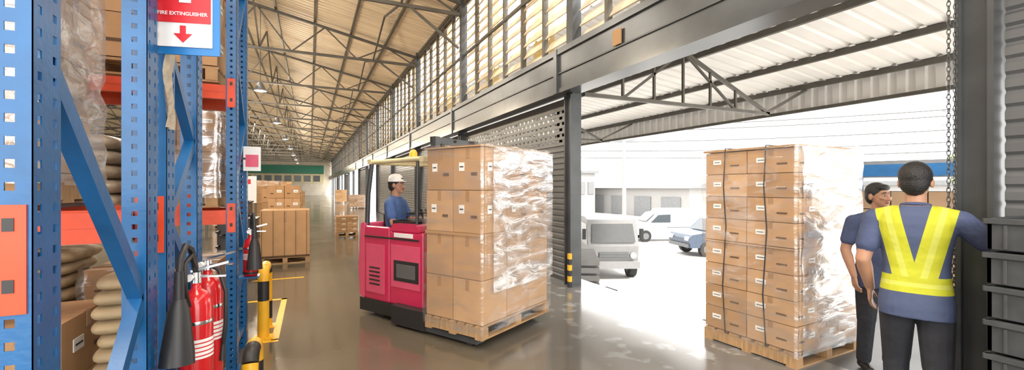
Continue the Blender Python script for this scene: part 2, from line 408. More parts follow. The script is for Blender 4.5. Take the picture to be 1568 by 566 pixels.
for yy in (Y0-.05,Y0+BAY,Y0+2*BAY,Y0-BAY):
    t=MB(); zb=3.13
    f=lambda x:4.55-(x-4.2)/5.8*.7-.18
    t.beam((4.1,yy,zb),(8.7,yy,zb),.06,.06,'steel'); 
    t.beam((4.1,yy,zb+.35),(6.3,yy,f(6.3)),.06,.06,'steel'); t.beam((6.3,yy,f(6.3)),(8.7,yy,zb),.06,.06,'steel')
    for x0 in(4.9,5.6,6.3,7.0,7.7):
        zt=zb+.35+(f(6.3)-zb-.35)*(x0-4.1)/2.2 if x0<=6.3 else f(6.3)+(zb-f(6.3))*(x0-6.3)/2.4
        t.beam((x0,yy,zb),(x0,yy,zt),.04,.04,'steel')
    t.beam((4.9,yy,zb),(6.3,yy,f(6.3)),.04,.04,'steel'); t.beam((6.3,yy,f(6.3)),(7.7,yy,zb),.04,.04,'steel')
    t.beam((8.6,yy,zb),(9.95,yy,3.75),.05,.05,'steel')
    t.make('canopy_truss')
t=MB(); t.bb((6.05,3.3,4.02),(6.2,5.0,4.30),'shut'); t.cyl((6.12,3.35,3.98),(6.12,4.95,3.98),.02,.02,'lamp'); t.make('fluorescent_lamp')

def wheel(b,c,r,w,ax=(0,1,0)):
    a=Vector(ax); c=Vector(c)
    b.cyl(c-a*w/2,c+a*w/2,r,r,'rubber',24); b.cyl(c-a*(w/2+.01),c+a*(w/2+.01),r*.55,r*.55,'vgrey',16)
def vehicle(name,loc,rz,L,W,prof,body,wins,wx,wr=.33):
    v=MB(); v.extrude([(x,-W/2,z) for x,z in prof],(0,W,0),body)
    for w in wins:
        for s in(-1,1):
            pts=[(x,s*(W/2+.008),z) for x,z in w]; 
            v.add(pts,[tuple(range(len(pts)))],'glass')
    for x in wx:
        for s in(-1,1): wheel(v,(x,s*(W/2-.08),wr),wr,.22)
    return v.make(name,loc,rz,bevel=.05)
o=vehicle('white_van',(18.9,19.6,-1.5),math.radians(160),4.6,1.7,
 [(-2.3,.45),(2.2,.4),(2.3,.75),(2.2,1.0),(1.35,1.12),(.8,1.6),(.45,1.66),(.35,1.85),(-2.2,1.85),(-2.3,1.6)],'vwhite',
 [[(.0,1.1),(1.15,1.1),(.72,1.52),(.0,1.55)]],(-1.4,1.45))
t=MB(); t.bb((-2.32,-.6,1.1),(-2.30,.6,1.6),'glass'); t.bb((-2.34,-.82,.4),(-2.28,.82,.52),'black'); t.bb((2.26,-.8,.4),(2.34,.8,.6),'vgrey')
for s in(-1,1): t.bb((2.2,s*.62-.14,.74),(2.33,s*.62+.14,.92),'headl'); t.bb((-2.2,s*.856-.005,.8),(.2,s*.856+.005,.83),'vgrey')
t.add([(1.38,-.7,1.16),(1.38,.7,1.16),(.86,.68,1.60),(.86,-.68,1.60)],[(0,1,2,3)],'glass')
t.make('window_trim',parent=o)
o=vehicle('parked_suv',(17.6,14.5,-1.5),math.radians(165),4.4,1.75,
 [(-2.1,.4),(2.2,.4),(2.25,.8),(2.1,.98),(1.2,1.1),(.6,1.62),(-1.8,1.65),(-2.1,1.1)],'suv',
 [[(-1.7,1.12),(.95,1.12),(.5,1.52),(-1.6,1.54)]],(-1.35,1.4))
t=MB(); t.add([(1.22,-.7,1.14),(1.22,.7,1.14),(.68,.66,1.58),(.68,-.66,1.58)],[(0,1,2,3)],'glass')
for s in(-1,1): t.bb((2.1,s*.65-.15,.72),(2.27,s*.65+.15,.9),'headl')
t.bb((2.2,-.8,.42),(2.29,.8,.58),'vgrey'); t.make('window_trim',parent=o)
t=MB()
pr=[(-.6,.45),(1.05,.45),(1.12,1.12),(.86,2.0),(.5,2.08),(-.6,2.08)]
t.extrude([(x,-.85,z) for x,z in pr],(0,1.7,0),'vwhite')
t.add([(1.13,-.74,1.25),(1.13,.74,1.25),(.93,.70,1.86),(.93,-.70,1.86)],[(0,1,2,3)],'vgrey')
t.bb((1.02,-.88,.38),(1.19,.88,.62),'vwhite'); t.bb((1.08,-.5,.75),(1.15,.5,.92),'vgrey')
for i in range(3): t.bb((1.1,-.5,.78+i*.045),(1.16,.5,.79+i*.045),'vwhite')
for s in(-1,1):
    t.cyl((1.06,s*.66,.82),(1.16,s*.66,.82),.11,.11,'headl'); t.bb((.95,s*.98-.06,1.35),(1.05,s*.98+.06,1.7),'black')
    t.add([(-.1,s*.858,1.15),(.95,s*.858,1.15),(.78,s*.858,1.85),(-.1,s*.858,1.88)],[(0,1,2,3)],'glass')
    wheel(t,(.55,s*.75,.38),.38,.24); wheel(t,(-2.9,s*.75,.38),.38,.3)
t.bb((-4.4,-.95,.75),(-.7,.95,.9),'vgrey')
for s in(-1,1): t.bb((-4.4,s*.95-.03,.9),(-.7,s*.95+.03,1.4),'vwhite')
t.make('white_light_truck',(9.65,12.9,-1.5),math.radians(-112),bevel=.04)
t=MB(); t.bb((-3,-1.2,.7),(3,1.2,.9),'dmetal')
for x in(-2.9,-1,1,2.9):
    for s in(-1,1): t.bb((x-.05,s*1.15-.05,.9),(x+.05,s*1.15+.05,3.35),'cblue')
t.bb((-3.05,-1.25,3.35),(3.05,1.25,3.62),'cblue'); t.bb((-3.05,-1.25,3.62),(3.05,1.25,3.7),'bgroof')
t.bb((-2.85,-1.0,.9),(2.75,1.0,2.98),'cdark')
for i in range(9):
    for k in range(5):
        t.bb((-2.8+i*.62,-1.05,.92+k*.42),(-2.8+i*.62+.6,1.05,.92+k*.42+.4),'cardx')
for x in(-2,-1.2,2.2):
    for s in(-1,1): wheel(t,(x,s*1.0,.48),.48,.3)
t.make('cargo_truck',(13.2,5.6,-1.5),math.radians(112))
t=MB(); t.bb((32,30,-1.5),(46,52,1.5),'bgwall'); t.extrude([(31.5,29.5,1.5),(46.5,29.5,1.5),(39,29.5,3.2)],(0,23,0),'bgroof')
for i in range(5): t.bb((31.9,31+i*4,-1.5),(32,33.5+i*4,.6),'bgroof')
t.make('distant_shed')
t=MB(); t.bb((22,42,-1.5),(30,70,3.2),'bgwall'); t.bb((21.7,41.7,3.2),(30.3,70.3,3.5),'bgroof')
for i in range(6): t.bb((23+i*1.2,41.9,.8),(23.8+i*1.2,42,2.2),'bgroof')
t.make('distant_building')
t=MB(); t.bb((50,-5,-1.5),(62,28,1.8),'bgwall'); t.bb((49.6,-5.4,1.8),(62.4,28.4,2.2),'bgroof'); t.make('distant_building')
t=MB()
for i,(x,y) in enumerate(((22,27),(34,12))):
    t.cyl((x,y,-1.5),(x,y,7.2),.16,.12,'bgwall',12)
    for z in (5.2,6.0,6.8): t.beam((x-.6,y+.6,z),(x+.6,y-.6,z),.08,.08,'bgroof')
    for z in (5.3,6.1,6.9):
        for q in(-.5,.5): t.cyl((x+q,y-q,z),(x+q,y-q,z+.18),.05,.03,'bgwall',8)
for z in(5.4,6.0,6.6,7.0,4.8):
    pts=[]
    for i in range(17):
        u=i/16; pts.append((12+u*36, 40-u*46, z+.25*math.sin(z*9) -1.0*math.sin(math.pi*u)))
    t.tube(pts,.033,'wire',6)
t.make('power_lines_and_poles')
for (x,y,s) in ((25,8,1.3),(38,5,2)):
    t=MB(); t.tube([(0,0,-1.5),(0.1,0,1.0),(0,.1,2.8)],[.16,.12,.07],'dwood')
    for i in range(7):
        a=U(0,6.28); t.tube([(0,0,1.2+.2*i),(math.cos(a)*.9,math.sin(a)*.9,2.0+.22*i)],[.05,.02],'dwood',6)
    for i in range(900):
        a=U(0,6.28);e=U(-1,1);r=1.4*R()**.4; c=Vector((math.cos(a)*r*math.sqrt(1-e*e),math.sin(a)*r*math.sqrt(1-e*e),2.4+e*r*.7))
        q=Euler((U(0,3),U(0,3),U(0,3))).to_matrix(); l=.11
        t.add([c+q@Vector((-l,0,0)),c+q@Vector((0,-l*.5,0)),c+q@Vector((l,0,0)),c+q@Vector((0,l*.5,0))],[(0,1,2,3)],'leaf')
    t.make('tree',(x,y,0))
t=MB(); 
for i in range(6): t.bb((-.28+i*.095,-.9,.78),(-.20+i*.095,.9,.82),'wood')
for x in(-.25,.25):
    for y in(-.8,.8): t.beam((x,y,0),(x,y,.78),.06,.06,'wood')
    t.beam((x,-.8,.3),(x,.8,.3),.05,.05,'wood')
for k in range(5): t.bb((-.26,-.85,.84+k*.16),(.26,.85,.95+k*.16),'bgwall'); t.bb((-.2,-.8,.8+k*.16),(.2,.8,.84+k*.16),'vgrey')
t.make('loading_table',(5.65,8.3,-1.5),-.55)

# ------------------------------------------------------------------ pallets & cartons
def pallet(b,w,d,z=0,k='wood'):
    for i in range(7):
        y=-d/2+(i+.5)*d/7; b.box((0,y,z+.125),(w,d/7*.7,.022),k)
    for i in(-1,0,1):
        b.box((i*(w/2-.05),0,z+.065),(.09,d,.098),k)
    for y in(-d/2+.05,0,d/2-.05): b.box((0,y,z+.008),(w,.09,.016),k)
def cartons(b,w,d,z0,nx,ny,nz,h,labels=True,mats=('card1','card2','card3'),jit=.004,lw=.1):
    bw,bd=w/nx,d/ny
    b.box((0,0,z0+nz*h/2),(w-.03,d-.03,nz*h-.02),'cdark')
    for k in range(nz):
        for i in range(nx):
            for j in range(ny):
                if 0<i<nx-1 and 0<j<ny-1 and k<nz-1: continue
                m=random.choice(mats); g=.007
                c=(-w/2+(i+.5)*bw+U(-jit,jit),-d/2+(j+.5)*bd+U(-jit,jit),z0+(k+.5)*h)
                b.box(c,(bw-g,bd-g,h-g),m,rz=U(-.008,.008))
                if k==nz-1: b.box((c[0],c[1],c[2]+h/2-.001),(bw-g*2,.05,.002),'tape')
                for s in(-1,1):
                    if (j==0 and s<0) or (j==ny-1 and s>0):
                        yy=c[1]+s*(bd/2-.001)
                        b.box((c[0],yy,c[2]+h*.36),(.045,.003,h*.24),'tape')
                        if labels:
                            b.box((c[0]+bw*.2,yy,c[2]+h*.05),(lw,.004,h*.2),'label')
                            b.box((c[0]+bw*.2,yy+s*.002,c[2]+h*.05),(lw*.7,.003,h*.03),'black')
                            b.box((c[0]-bw*.25,yy,c[2]-h*.12),(bw*.2,.003,h*.07),'cdark')
                    if (i==0 and s<0) or (i==nx-1 and s>0):
                        xx=c[0]+s*(bw/2-.001)
                        b.box((xx,c[1],c[2]+h*.36),(.003,.045,h*.24),'tape')
                        if labels:
                            b.box((xx,c[1]-s*bd*.2,c[2]+h*.05),(.004,lw,h*.2),'label')
                            b.box((xx+s*.002,c[1]-s*bd*.2,c[2]+h*.05),(.003,lw*.7,h*.03),'black')
                            b.box((xx,c[1]+s*bd*.22,c[2]-h*.12),(.003,bd*.2,h*.07),'cdark')
def wrap(w,d,z0,z1,k='wrap',n=14,m=18,off=.012,amp=.012,top=True):
    b=MB(); ring=[]
    hw,hd=w/2+off,d/2+off
    for i in range(n): ring.append((-hw+2*hw*i/n,-hd))
    for i in range(n): ring.append((hw,-hd+2*hd*i/n))
    for i in range(n): ring.append((hw-2*hw*i/n,hd))
    for i in range(n): ring.append((-hw,hd-2*hd*i/n))
    N=len(ring); vs=[]
    for j in range(m+1):
        z=z0+(z1-z0)*j/m
        for x,y in ring:
            q=1+U(0,amp)/max(hw,hd); vs.append((x*q,y*q,z+U(-.01,.01)))
    fs=[(j*N+i,j*N+(i+1)%N,(j+1)*N+(i+1)%N,(j+1)*N+i) for j in range(m) for i in range(N)]
    b.add(vs,fs,k,True)
    if top: b.add([(-hw,-hd,z1+.01),(hw,-hd,z1+.01),(hw,hd,z1+.01),(-hw,hd,z1+.01)],[(0,1,2,3)],k)
    return b
rz=math.radians(3); e1=Vector((math.cos(rz),math.sin(rz),0)); e2=Vector((-math.sin(rz),math.cos(rz),0))
pc=Vector((3.87,2.43,0))+e1*.525+e2*.475
E=empty('pallet_of_cartons',pc,rz)
b=MB(); pallet(b,1.05,.95); cartons(b,1.03,.93,.14,3,2,4,.225); b.box((0,0,.14+.905),(1.05,.95,.012),'card3'); cartons(b,1.03,.93,1.055,3,2,4,.225,lw=.09)
b.box((-.0,0,1.97),(1.06,.96,.02),'card2')
for y in(-.2,.22): b.tube([(-.53,y,.12),(-.545,y+.02,.6),(-.54,y-.015,1.2),(-.545,y+.01,1.6),(-.53,y,1.99),(0,y,1.995),(.53,y,1.99)],.006,'black',6)
b.make('cartons',parent=E)
wrap(1.05,.95,.1,2.0,'wrap',16,22).make('stretch_wrap',parent=E)
f=MB(); n=14;m=24; vs=[]
for j in range(m+1):
    for i in range(n+1): vs.append((-.50+1.03*i/n,-.475-.028-U(0,.02),.12+1.84*j/m))
f.add(vs,[(j*(n+1)+i,j*(n+1)+i+1,(j+1)*(n+1)+i+1,(j+1)*(n+1)+i) for j in range(m) for i in range(n)],'wrap2',True)
f.make('loose_film',parent=E)

g=Vector((.5,-.866,0)); p=Vector((.866,.5,0)); near=Vector((1.52,3.98,0))
lw_,ld_=1.27,.80
lc=near+p*lw_/2-g*ld_/2
RZ=math.radians(-150)
E=empty('wrapped_pallet_load',lc+Vector((0,0,.1)),RZ)
b=MB(); pallet(b,lw_,ld_); cartons(b,lw_-.03,ld_-.03,.14,3,2,2,.44,labels=False); b.box((0,0,.14+.885),(lw_-.01,ld_-.01,.03),'card2'); cartons(b,lw_-.03,ld_-.03,1.04,3,2,2,.43,labels=True,lw=.07)
b.box((0,0,1.91),(lw_,ld_,.015),'card1')
b.make('cartons',parent=E)
wrap(lw_,ld_,.06,1.93,'wrap',16,22).make('stretch_wrap',parent=E)
f=MB(); n=16;m=22; vs=[]
for j in range(m+1):
    for i in range(n+1): vs.append((-lw_/2-.03+lw_*.92*i/n,ld_/2+.03+U(0,.012),.45+1.45*j/m))
f.add(vs,[(j*(n+1)+i,j*(n+1)+i+1,(j+1)*(n+1)+i+1,(j+1)*(n+1)+i) for j in range(m) for i in range(n)],'wrap2',True)
f.make('loose_film',parent=E)

# ------------------------------------------------------------------ reach truck
bk=near+p*lw_/2-g*(ld_+.03)
E=empty('reach_forklift',bk,RZ)
b=MB()
b.bb((-.5,-.72,.20),(.5,-.14,1.08),'fred')
b.extrude([(-.5,-.72,1.08),(-.5,-.18,1.08),(-.5,-.26,1.17),(-.5,-.64,1.17)],(1.0,0,0),'fred')
b.bb((.44,-1.20,.20),(.5,-.72,1.12),'fred'); b.bb((-.5,-1.20,.20),(-.44,-.72,1.12),'fred')
b.extrude([(-.5,-1.20,.2),(-.5,-1.29,.24),(-.5,-1.32,.6),(-.5,-1.27,1.14),(-.5,-1.20,1.16)],(1.0,0,0),'fpink')
b.bb((-.44,-1.2,.16),(.44,-.72,.28),'dmetal')
b.make('body',parent=E,bevel=.035,seg=3)
b=MB()
b.bb((.5,-1.18,.98),(.512,-.2,1.0),'black')
b.bb((.5,-.68,.42),(.508,-.18,.92),'fpink')
b.bb((.505,-.62,.50),(.515,-.20,.74),'black')
b.bb((.512,-.57,.54),(.518,-.25,.70),'shut')
b.bb((.5,-1.15,.3),(.51,-.80,.9),'fpink')
b.bb((.5,-.62,1.01),(.512,-.3,1.06),'white')
for i in range(5): b.bb((.51,-1.08,.4+i*.05),(.516,-.88,.42+i*.05),'black')
b.bb((-.5,-1.29,.05),(.5,-.12,.21),'black')
for s in(-1,1):
    b.bb((s*.52-.07,-.5,.03),(s*.52+.07,.72,.09),'dmetal')
    b.cyl((s*.52-.06,.62,.05),(s*.52+.06,.62,.05),.05,.05,'rubber',20)
    b.bb((s*.52-.09,-.55,.03),(s*.52+.09,.0,.24),'black')
    b.cyl((s*.40-.06,-.95,.14),(s*.40+.06,-.95,.14),.14,.14,'rubber',24)
for s in(-1,1):
    b.bb((s*.25-.06,-.04,.13),(s*.25+.06,.78,.165),'dmetal'); b.bb((s*.25-.06,-.06,.13),(s*.25+.06,-.02,.8),'dmetal')
b.bb((-.42,-.08,.35),(.42,-.05,.45),'dmetal'); b.bb((-.42,-.08,.7),(.42,-.05,.8),'dmetal')
for s in(-1,1):
    b.bb((s*.34-.04,-.14,.1),(s*.34+.04,-.06,2.18),'dmetal'); b.bb((s*.26-.03,-.12,.1),(s*.26+.03,-.05,2.1),'black')
    b.cyl((s*.12,-.1,.3),(s*.12,-.1,2.0),.03,.03,'chrome',14)
for z in(.5,1.25,2.14): b.bb((-.38,-.15,z-.04),(.38,-.11,z+.04),'dmetal')
b.tube([(.0,-.1,2.15),(.02,-.2,2.2),(.1,-.3,2.0),(.1,-.35,1.2)],.018,'black')
b.make('mast_and_chassis',parent=E,bevel=.006)
b=MB()
for s in(-1,1):
    b.tube([(s*.44,-1.22,1.1),(s*.44,-1.20,1.5),(s*.43,-1.14,1.90)],.03,'dmetal'); b.tube([(s*.44,-.3,1.1),(s*.43,-.3,1.90)],.02,'dmetal')
    b.tube([(s*.43,-1.16,1.91),(s*.43,-.2,1.93)],.028,'cream')
for i in range(7): b.bb((-.43,-1.12+i*.14,1.90),(.43,-1.09+i*.14,1.93),'cream')
b.bb((-.46,-1.19,1.89),(.46,-1.12,1.95),'cream'); b.bb((-.46,-.24,1.89),(.46,-.17,1.95),'cream')
b.lathe([(.0,.1),(.03,.09),(.045,.06),(.05,0)],'orng',(.36,-.45,1.95),16)
b.bb((.3,-.75,1.08),(.42,-.3,1.2),'black')
b.bb((-.3,-1.18,.28),(.2,-.88,.80),'black'); b.bb((-.3,-1.2,.8),(.2,-1.12,1.25),'black')
b.bb((-.4,-.70,.9),(.4,-.50,1.2),'dgrey')
b.cyl((.15,-.60,1.18),(.15,-.62,1.27),.02,.02,'black')
R_=[]; 
for i in range(17):
    a=2*math.pi*i/16; R_.append((.15+.11*math.cos(a),-.62+.11*math.sin(a),1.28))
b.tube(R_,.012,'black',8)
for i in range(3): b.cyl((-.1+i*.08,-.60,1.2),(-.1+i*.08,-.64,1.32),.012,.016,'black',8)
b.make('guard_and_controls',parent=E)

# ------------------------------------------------------------------ people
def person(name,loc,face,height=1.72,arms=None,legs=None,shirt='vest',sleeve='navy',hat=False,seated=False,curl=.6,head_turn=0):
    prims=[]
    b=MB()
    def cone(a,c,ra,rb,k):
        a=Vector(a);c=Vector(c); b.sphere(a,ra,'skin',14,10); b.sphere(c,rb,'skin',14,10); b.cyl(a,c,ra,rb,'skin',14); prims.append(('c',(a,c,ra,rb),k))
    def ell(c,r,k,rot=None): b.sphere(c,r,'skin',20,14,rot=rot); prims.append(('e',(Vector(c),r,rot),k))
    secs=[(.78,.180,.134,0),(.84,.184,.138,0),(.92,.176,.130,0),(1.0,.166,.120,-.003),(1.08,.160,.114,-.004),(1.18,.166,.116,-.002),(1.28,.182,.122,.004),(1.36,.188,.118,.008),(1.41,.172,.104,.01),(1.445,.125,.082,.01),(1.47,.072,.064,.006)]
    if seated: secs=[s for s in secs if s[0]>=.84]
    n=28; vs=[]
    for z,rx,ry,yo in secs:
        for i in range(n):
            t=2*math.pi*i/n; c_,s_=math.cos(t),math.sin(t)
            ex=.8
            vs.append((rx*math.copysign(abs(c_)**ex,c_),yo+ry*math.copysign(abs(s_)**ex,s_),z))
    fs=[(j*n+i,j*n+(i+1)%n,(j+1)*n+(i+1)%n,(j+1)*n+i) for j in range(len(secs)-1) for i in range(n)]
    m_=len(secs)
    fs+=[tuple(range(n-1,-1,-1)),tuple(range((m_-1)*n,m_*n))]
    b.add(vs,fs,'skin'); prims.append(('t',secs,shirt))
    cone((0,.012,1.44),(0,-.005,1.54),.056,.052,'skin')
    Hc=Vector((0,-.012,1.615)); HR=Matrix.Rotation(head_turn,3,'Z')
    def h(v): return Hc+HR@Vector(v)
    ell(h((0,.012,.022)),(.074,.092,.092),'skin',HR)
    ell(h((0,-.028,-.030)),(.058,.062,.082),'skin',HR)
    cone(h((0,-.074,-.092)),h((0,-.068,-.085)),.018,.022,'skin')
    cone(h((0,-.086,.008)),h((0,-.106,-.03)),.008,.013,'skin')
    for s in(-1,1):
        cone(h((s*.012,-.094,-.034)),h((s*.008,-.098,-.032)),.009,.009,'skin')
        ell(h((s*.078,.008,-.008)),(.010,.020,.032),'skin',HR)
        cone(h((s*.045,-.068,-.015)),h((s*.03,-.078,-.02)),.014,.014,'skin')
        cone(h((s*.042,-.078,.032)),h((s*.015,-.086,.030)),.008,.008,'skin')
    ell(h((0,.024,.040)),(.084,.096,.090),'hair',HR)
    ell(h((0,.050,-.005)),(.074,.064,.080),'hair',HR)
    ell(h((0,-.040,.080)),(.062,.046,.032),'hair',HR)
    for s,(hip,knee,ank,toe) in zip((1,-1),legs):
        cone(hip,knee,.098,.074,'trou'); cone(knee,ank,.070,.058,'trou')
        a=Vector(ank); 
        heel=a+Vector((0,.025,-.055)); 
        cone(heel,Vector(toe),.040,.036,'shoe'); cone(a+Vector((0,0,-.02)),heel,.045,.042,'shoe')
    ell((0,0,.88),(.165,.122,.12),'trou')
    for s,(sh,el,wr,hd,pn) in zip((1,-1),arms):
        sh,el,wr=Vector(sh),Vector(el),Vector(wr); hd=Vector(hd).normalized(); pn=Vector(pn); pn=(pn-hd*pn.dot(hd)).normalized(); sd=hd.cross(pn)
        cone((s*.10,.008,1.405),sh,.062,.064,shirt)
        cone(sh,el,.052,.042,'skin'); cone(sh,sh.lerp(el,.62),.066,.064,sleeve)
        cone(el,el.lerp(wr,.3),.042,.043,'skin'); cone(el.lerp(wr,.3),wr,.043,.027,'skin')
        for i in range(4):
            off=(i-1.5)*.0205
            k0=wr+hd*(.088-.004*abs(i-1))+sd*off
            cone(wr+hd*.012+sd*off*.6,k0,.0145,.0115,'skin')
            L=[.070,.080,.074,.058][i]; d=hd.copy(); pt=k0
            for q,fr in enumerate((.45,.32,.23)):
                ang=curl*(.5+.35*q)
                d=(d*math.cos(ang)+pn*math.sin(ang)).normalized()
                nx_=pt+d*L*fr; cone(pt,nx_,.0092-.0008*q,.0088-.0008*q,'skin'); pt=nx_
        t0=wr+hd*.03-sd*.028*1; t1=t0+hd*.03-sd*.022+pn*.012; t2=t1+hd*.028-sd*.006+pn*.012
        cone(t0,t1,.014,.011,'skin'); cone(t1,t2,.0105,.009,'skin')
    o=b.make('tmp'); rm=o.modifiers.new('r','REMESH'); rm.mode='VOXEL'; rm.voxel_size=.0062; rm.use_smooth_shade=True
    sm=o.modifiers.new('s','SMOOTH'); sm.factor=.5; sm.iterations=3
    dg=C.evaluated_depsgraph_get(); ev=o.evaluated_get(dg); me=bpy.data.meshes.new_from_object(ev)
    bpy.data.objects.remove(o)
    me.materials.clear()
    keys=['skin','hair',shirt,sleeve,'trou','shoe']; keys=list(dict.fromkeys(keys))
    for k in keys: me.materials.append(M[k])
    nf=len(me.polygons); cen=np.empty(nf*3); me.polygons.foreach_get('center',cen); cen=cen.reshape(-1,3)
    best=np.full(nf,1e9); idx=np.zeros(nf,int)
    for ty,dt,k in prims:
        if ty=='c':
            a,c,ra,rb=dt; a=np.array(a);c=np.array(c); d=c-a; L2=max(d@d,1e-9)
            t=np.clip(((cen-a)@d)/L2,0,1); dist=np.linalg.norm(cen-(a+t[:,None]*d),axis=1)-(ra+(rb-ra)*t)
        elif ty=='e':
            c,r,rot=dt; q=cen-np.array(c)
            if rot is not None: q=q@np.array(rot)
            r=np.array(r if isinstance(r,(tuple,list)) else (r,r,r)); dist=(np.linalg.norm(q/r,axis=1)-1)*r.min()
        else:
            zz=np.array([s[0] for s in dt]); rx=np.interp(cen[:,2],zz,[s[1] for s in dt]); ry=np.interp(cen[:,2],zz,[s[2] for s in dt])
            dist=(np.sqrt((cen[:,0]/rx)**2+(cen[:,1]/ry)**2)-1)*np.minimum(rx,ry)
            dist=np.where((cen[:,2]<zz[0]-.004)|(cen[:,2]>zz[-1]-.003),1e3,dist-.004)
        w=dist<best; best=np.where(w,dist,best); idx=np.where(w,keys.index(k),idx)
    me.polygons.foreach_set('material_index',idx.astype(np.int32)); me.polygons.foreach_set('use_smooth',np.ones(nf,bool)); me.update()
    rz=math.atan2(face[0],-face[1])
    E=empty(name,loc,rz); sc=height/1.72; E.scale=(sc,sc,sc)
    body=bpy.data.objects.new('body',me); C.collection.objects.link(body); body.parent=E
    f=MB()
    for s in(-1,1):
        f.sphere(h((s*.031,-.0775,.008)),(.0125,.009,.0052),'eyew',12,8,rot=HR); f.sphere(h((s*.031,-.0845,.008)),(.0055,.004,.0050),'hair',10,8,rot=HR)
        f.tube([h((s*.016,-.0935,.030)),h((s*.032,-.091,.035)),h((s*.048,-.080,.030))],[.003,.0042,.002],'hair',6)
    f.tube([h((-.018,-.0865,-.059)),h((-.008,-.0935,-.057)),h((.008,-.0935,-.057)),h((.018,-.0865,-.059))],[.002,.0038,.0038,.002],'lip',8)
    f.tube([h((-.014,-.0865,-.064)),h((0,-.093,-.065)),h((.014,-.0865,-.064))],[.002,.0042,.002],'lip',8)
    col=[]
    for i in range(15):
        a=math.radians(-68+316*i/14)
        col.append((.066*math.cos(a),.006+.062*math.sin(a)*1.0,1.468+.012*math.sin(a)))
    f.tube(col,.011,sleeve,8)
    f.make('face_and_collar',parent=E)
    if hat:
        q=MB(); q.lathe([(.100,0),(.098,.03),(.085,.07),(.055,.098),(.0,.108)],'white',(0,0,0),24)
        q.extrude([(.085*math.cos(a)*1.0,-.04-.10*math.sin(a),.0) for a in [math.pi*i/10 for i in range(11)]],(0,0,.012),'white')
        q.make('cap',parent=E,loc=h((0,.012,.045)),rz=head_turn)
    return E
stand=[((.088,0,.86),(.10,-.015,.48),(.105,.02,.10),(.125,-.14,.037)),((-.088,0,.86),(-.10,-.015,.48),(-.105,.02,.10),(-.125,-.14,.037))]
walk=[((.088,0,.86),(.10,-.10,.48),(.105,-.10,.10),(.12,-.26,.037)),((-.088,0,.86),(-.10,.02,.48),(-.11,.12,.10),(-.125,-.03,.037))]
arms1=[((.20,.005,1.375),(.255,.05,1.11),(.235,-.10,.90),(0,-.25,-1),(-1,0,0)),
       ((-.20,.0,1.375),(-.37,-.06,1.19),(-.50,-.24,1.12),(-.45,-1,-.1),(0,0,-1))]
person('warehouse_worker_in_vest',(3.50,1.45,0),(.93,.33),1.74,arms1,walk,curl=.35,head_turn=-.1)
arms2=[((.195,.005,1.375),(.24,.03,1.11),(.22,-.17,1.0),(-.2,-1,-.2),(-1,0,-.3)),
       ((-.195,.005,1.375),(-.25,.03,1.11),(-.24,-.10,.89),(0,-.3,-1),(1,0,0))]
person('warehouse_worker',(4.51,2.13,0),(-.62,-.78),1.62,arms2,stand,shirt='navy',head_turn=.35)
sit=[((.09,-.02,.86),(.12,-.36,.84),(.12,-.40,.47),(.13,-.55,.41)),((-.09,-.02,.86),(-.12,-.36,.84),(-.12,-.40,.47),(-.13,-.55,.41))]
arms3=[((.20,.0,1.375),(.25,-.10,1.14),(.16,-.31,1.17),(-.2,-1,0),(0,0,-1)),((-.20,.0,1.375),(-.26,-.08,1.13),(-.18,-.30,1.14),(.1,-1,0),(0,0,-1))]
person('forklift_operator',(bk.x-g.x*.98-p.x*.18,bk.y-g.y*.98-p.y*.18,.03),(.84,-.54),1.70,arms3,sit,shirt='bcloth',sleeve='bcloth',hat=True,curl=.9,seated=True)

# ------------------------------------------------------------------ racks
def upright(b,x0,x1,y0,y1,H):
    def face(origin,ux,w,k='blue'):
        uz=Vector((0,0,1)); o=Vector(origin)
        colw=.018; cols_=[w*.22,w*.78] if w>.1 else [w*.5]
        edges=[0]
        for c in cols_: edges+=[c-colw/2,c+colw/2]
        edges.append(w)
        for i in range(len(edges)-1):
            a,c=edges[i],edges[i+1]
            if i%2==0:
                b.add([o+ux*a,o+ux*c,o+ux*c+uz*H,o+ux*a+uz*H],[(0,1,2,3)],k)
            else:
                z=0
                while z<H:
                    z2=min(H,z+.032); b.add([o+ux*a+uz*z,o+ux*c+uz*z,o+ux*c+uz*z2,o+ux*a+uz*z2],[(0,1,2,3)],k); z+=.052
    X=Vector((1,0,0));Y=Vector((0,1,0))
    face((x1,y0,0),Y,y1-y0); face((x0,y0,0),X,x1-x0); face((x0,y1,0),X,x1-x0)
    b.bb((x0-.02,y0-.02,0),(x1+.02,y1+.02,.012),'blue')
def beam_(b,x0,x1,y,z):
    b.bb((x0,y-.022,z-.06),(x1,y+.022,z+.06),'orange'); b.bb((x0,y-.024,z+.0),(x1,y+.024,z+.012),'orange')
def conn(b,x,y,z,s):
    b.bb((x-.03,y-.035 if s<0 else y+.02,z-.13),(x+.03,y-.02 if s<0 else y+.035,z+.12),'orange')
    for dz in(-.08,.06):
        b.bb((x-.01,(y-.037) if s<0 else y+.035,z+dz),(x+.01,(y-.035) if s<0 else y+.037,z+dz+.03),'black')
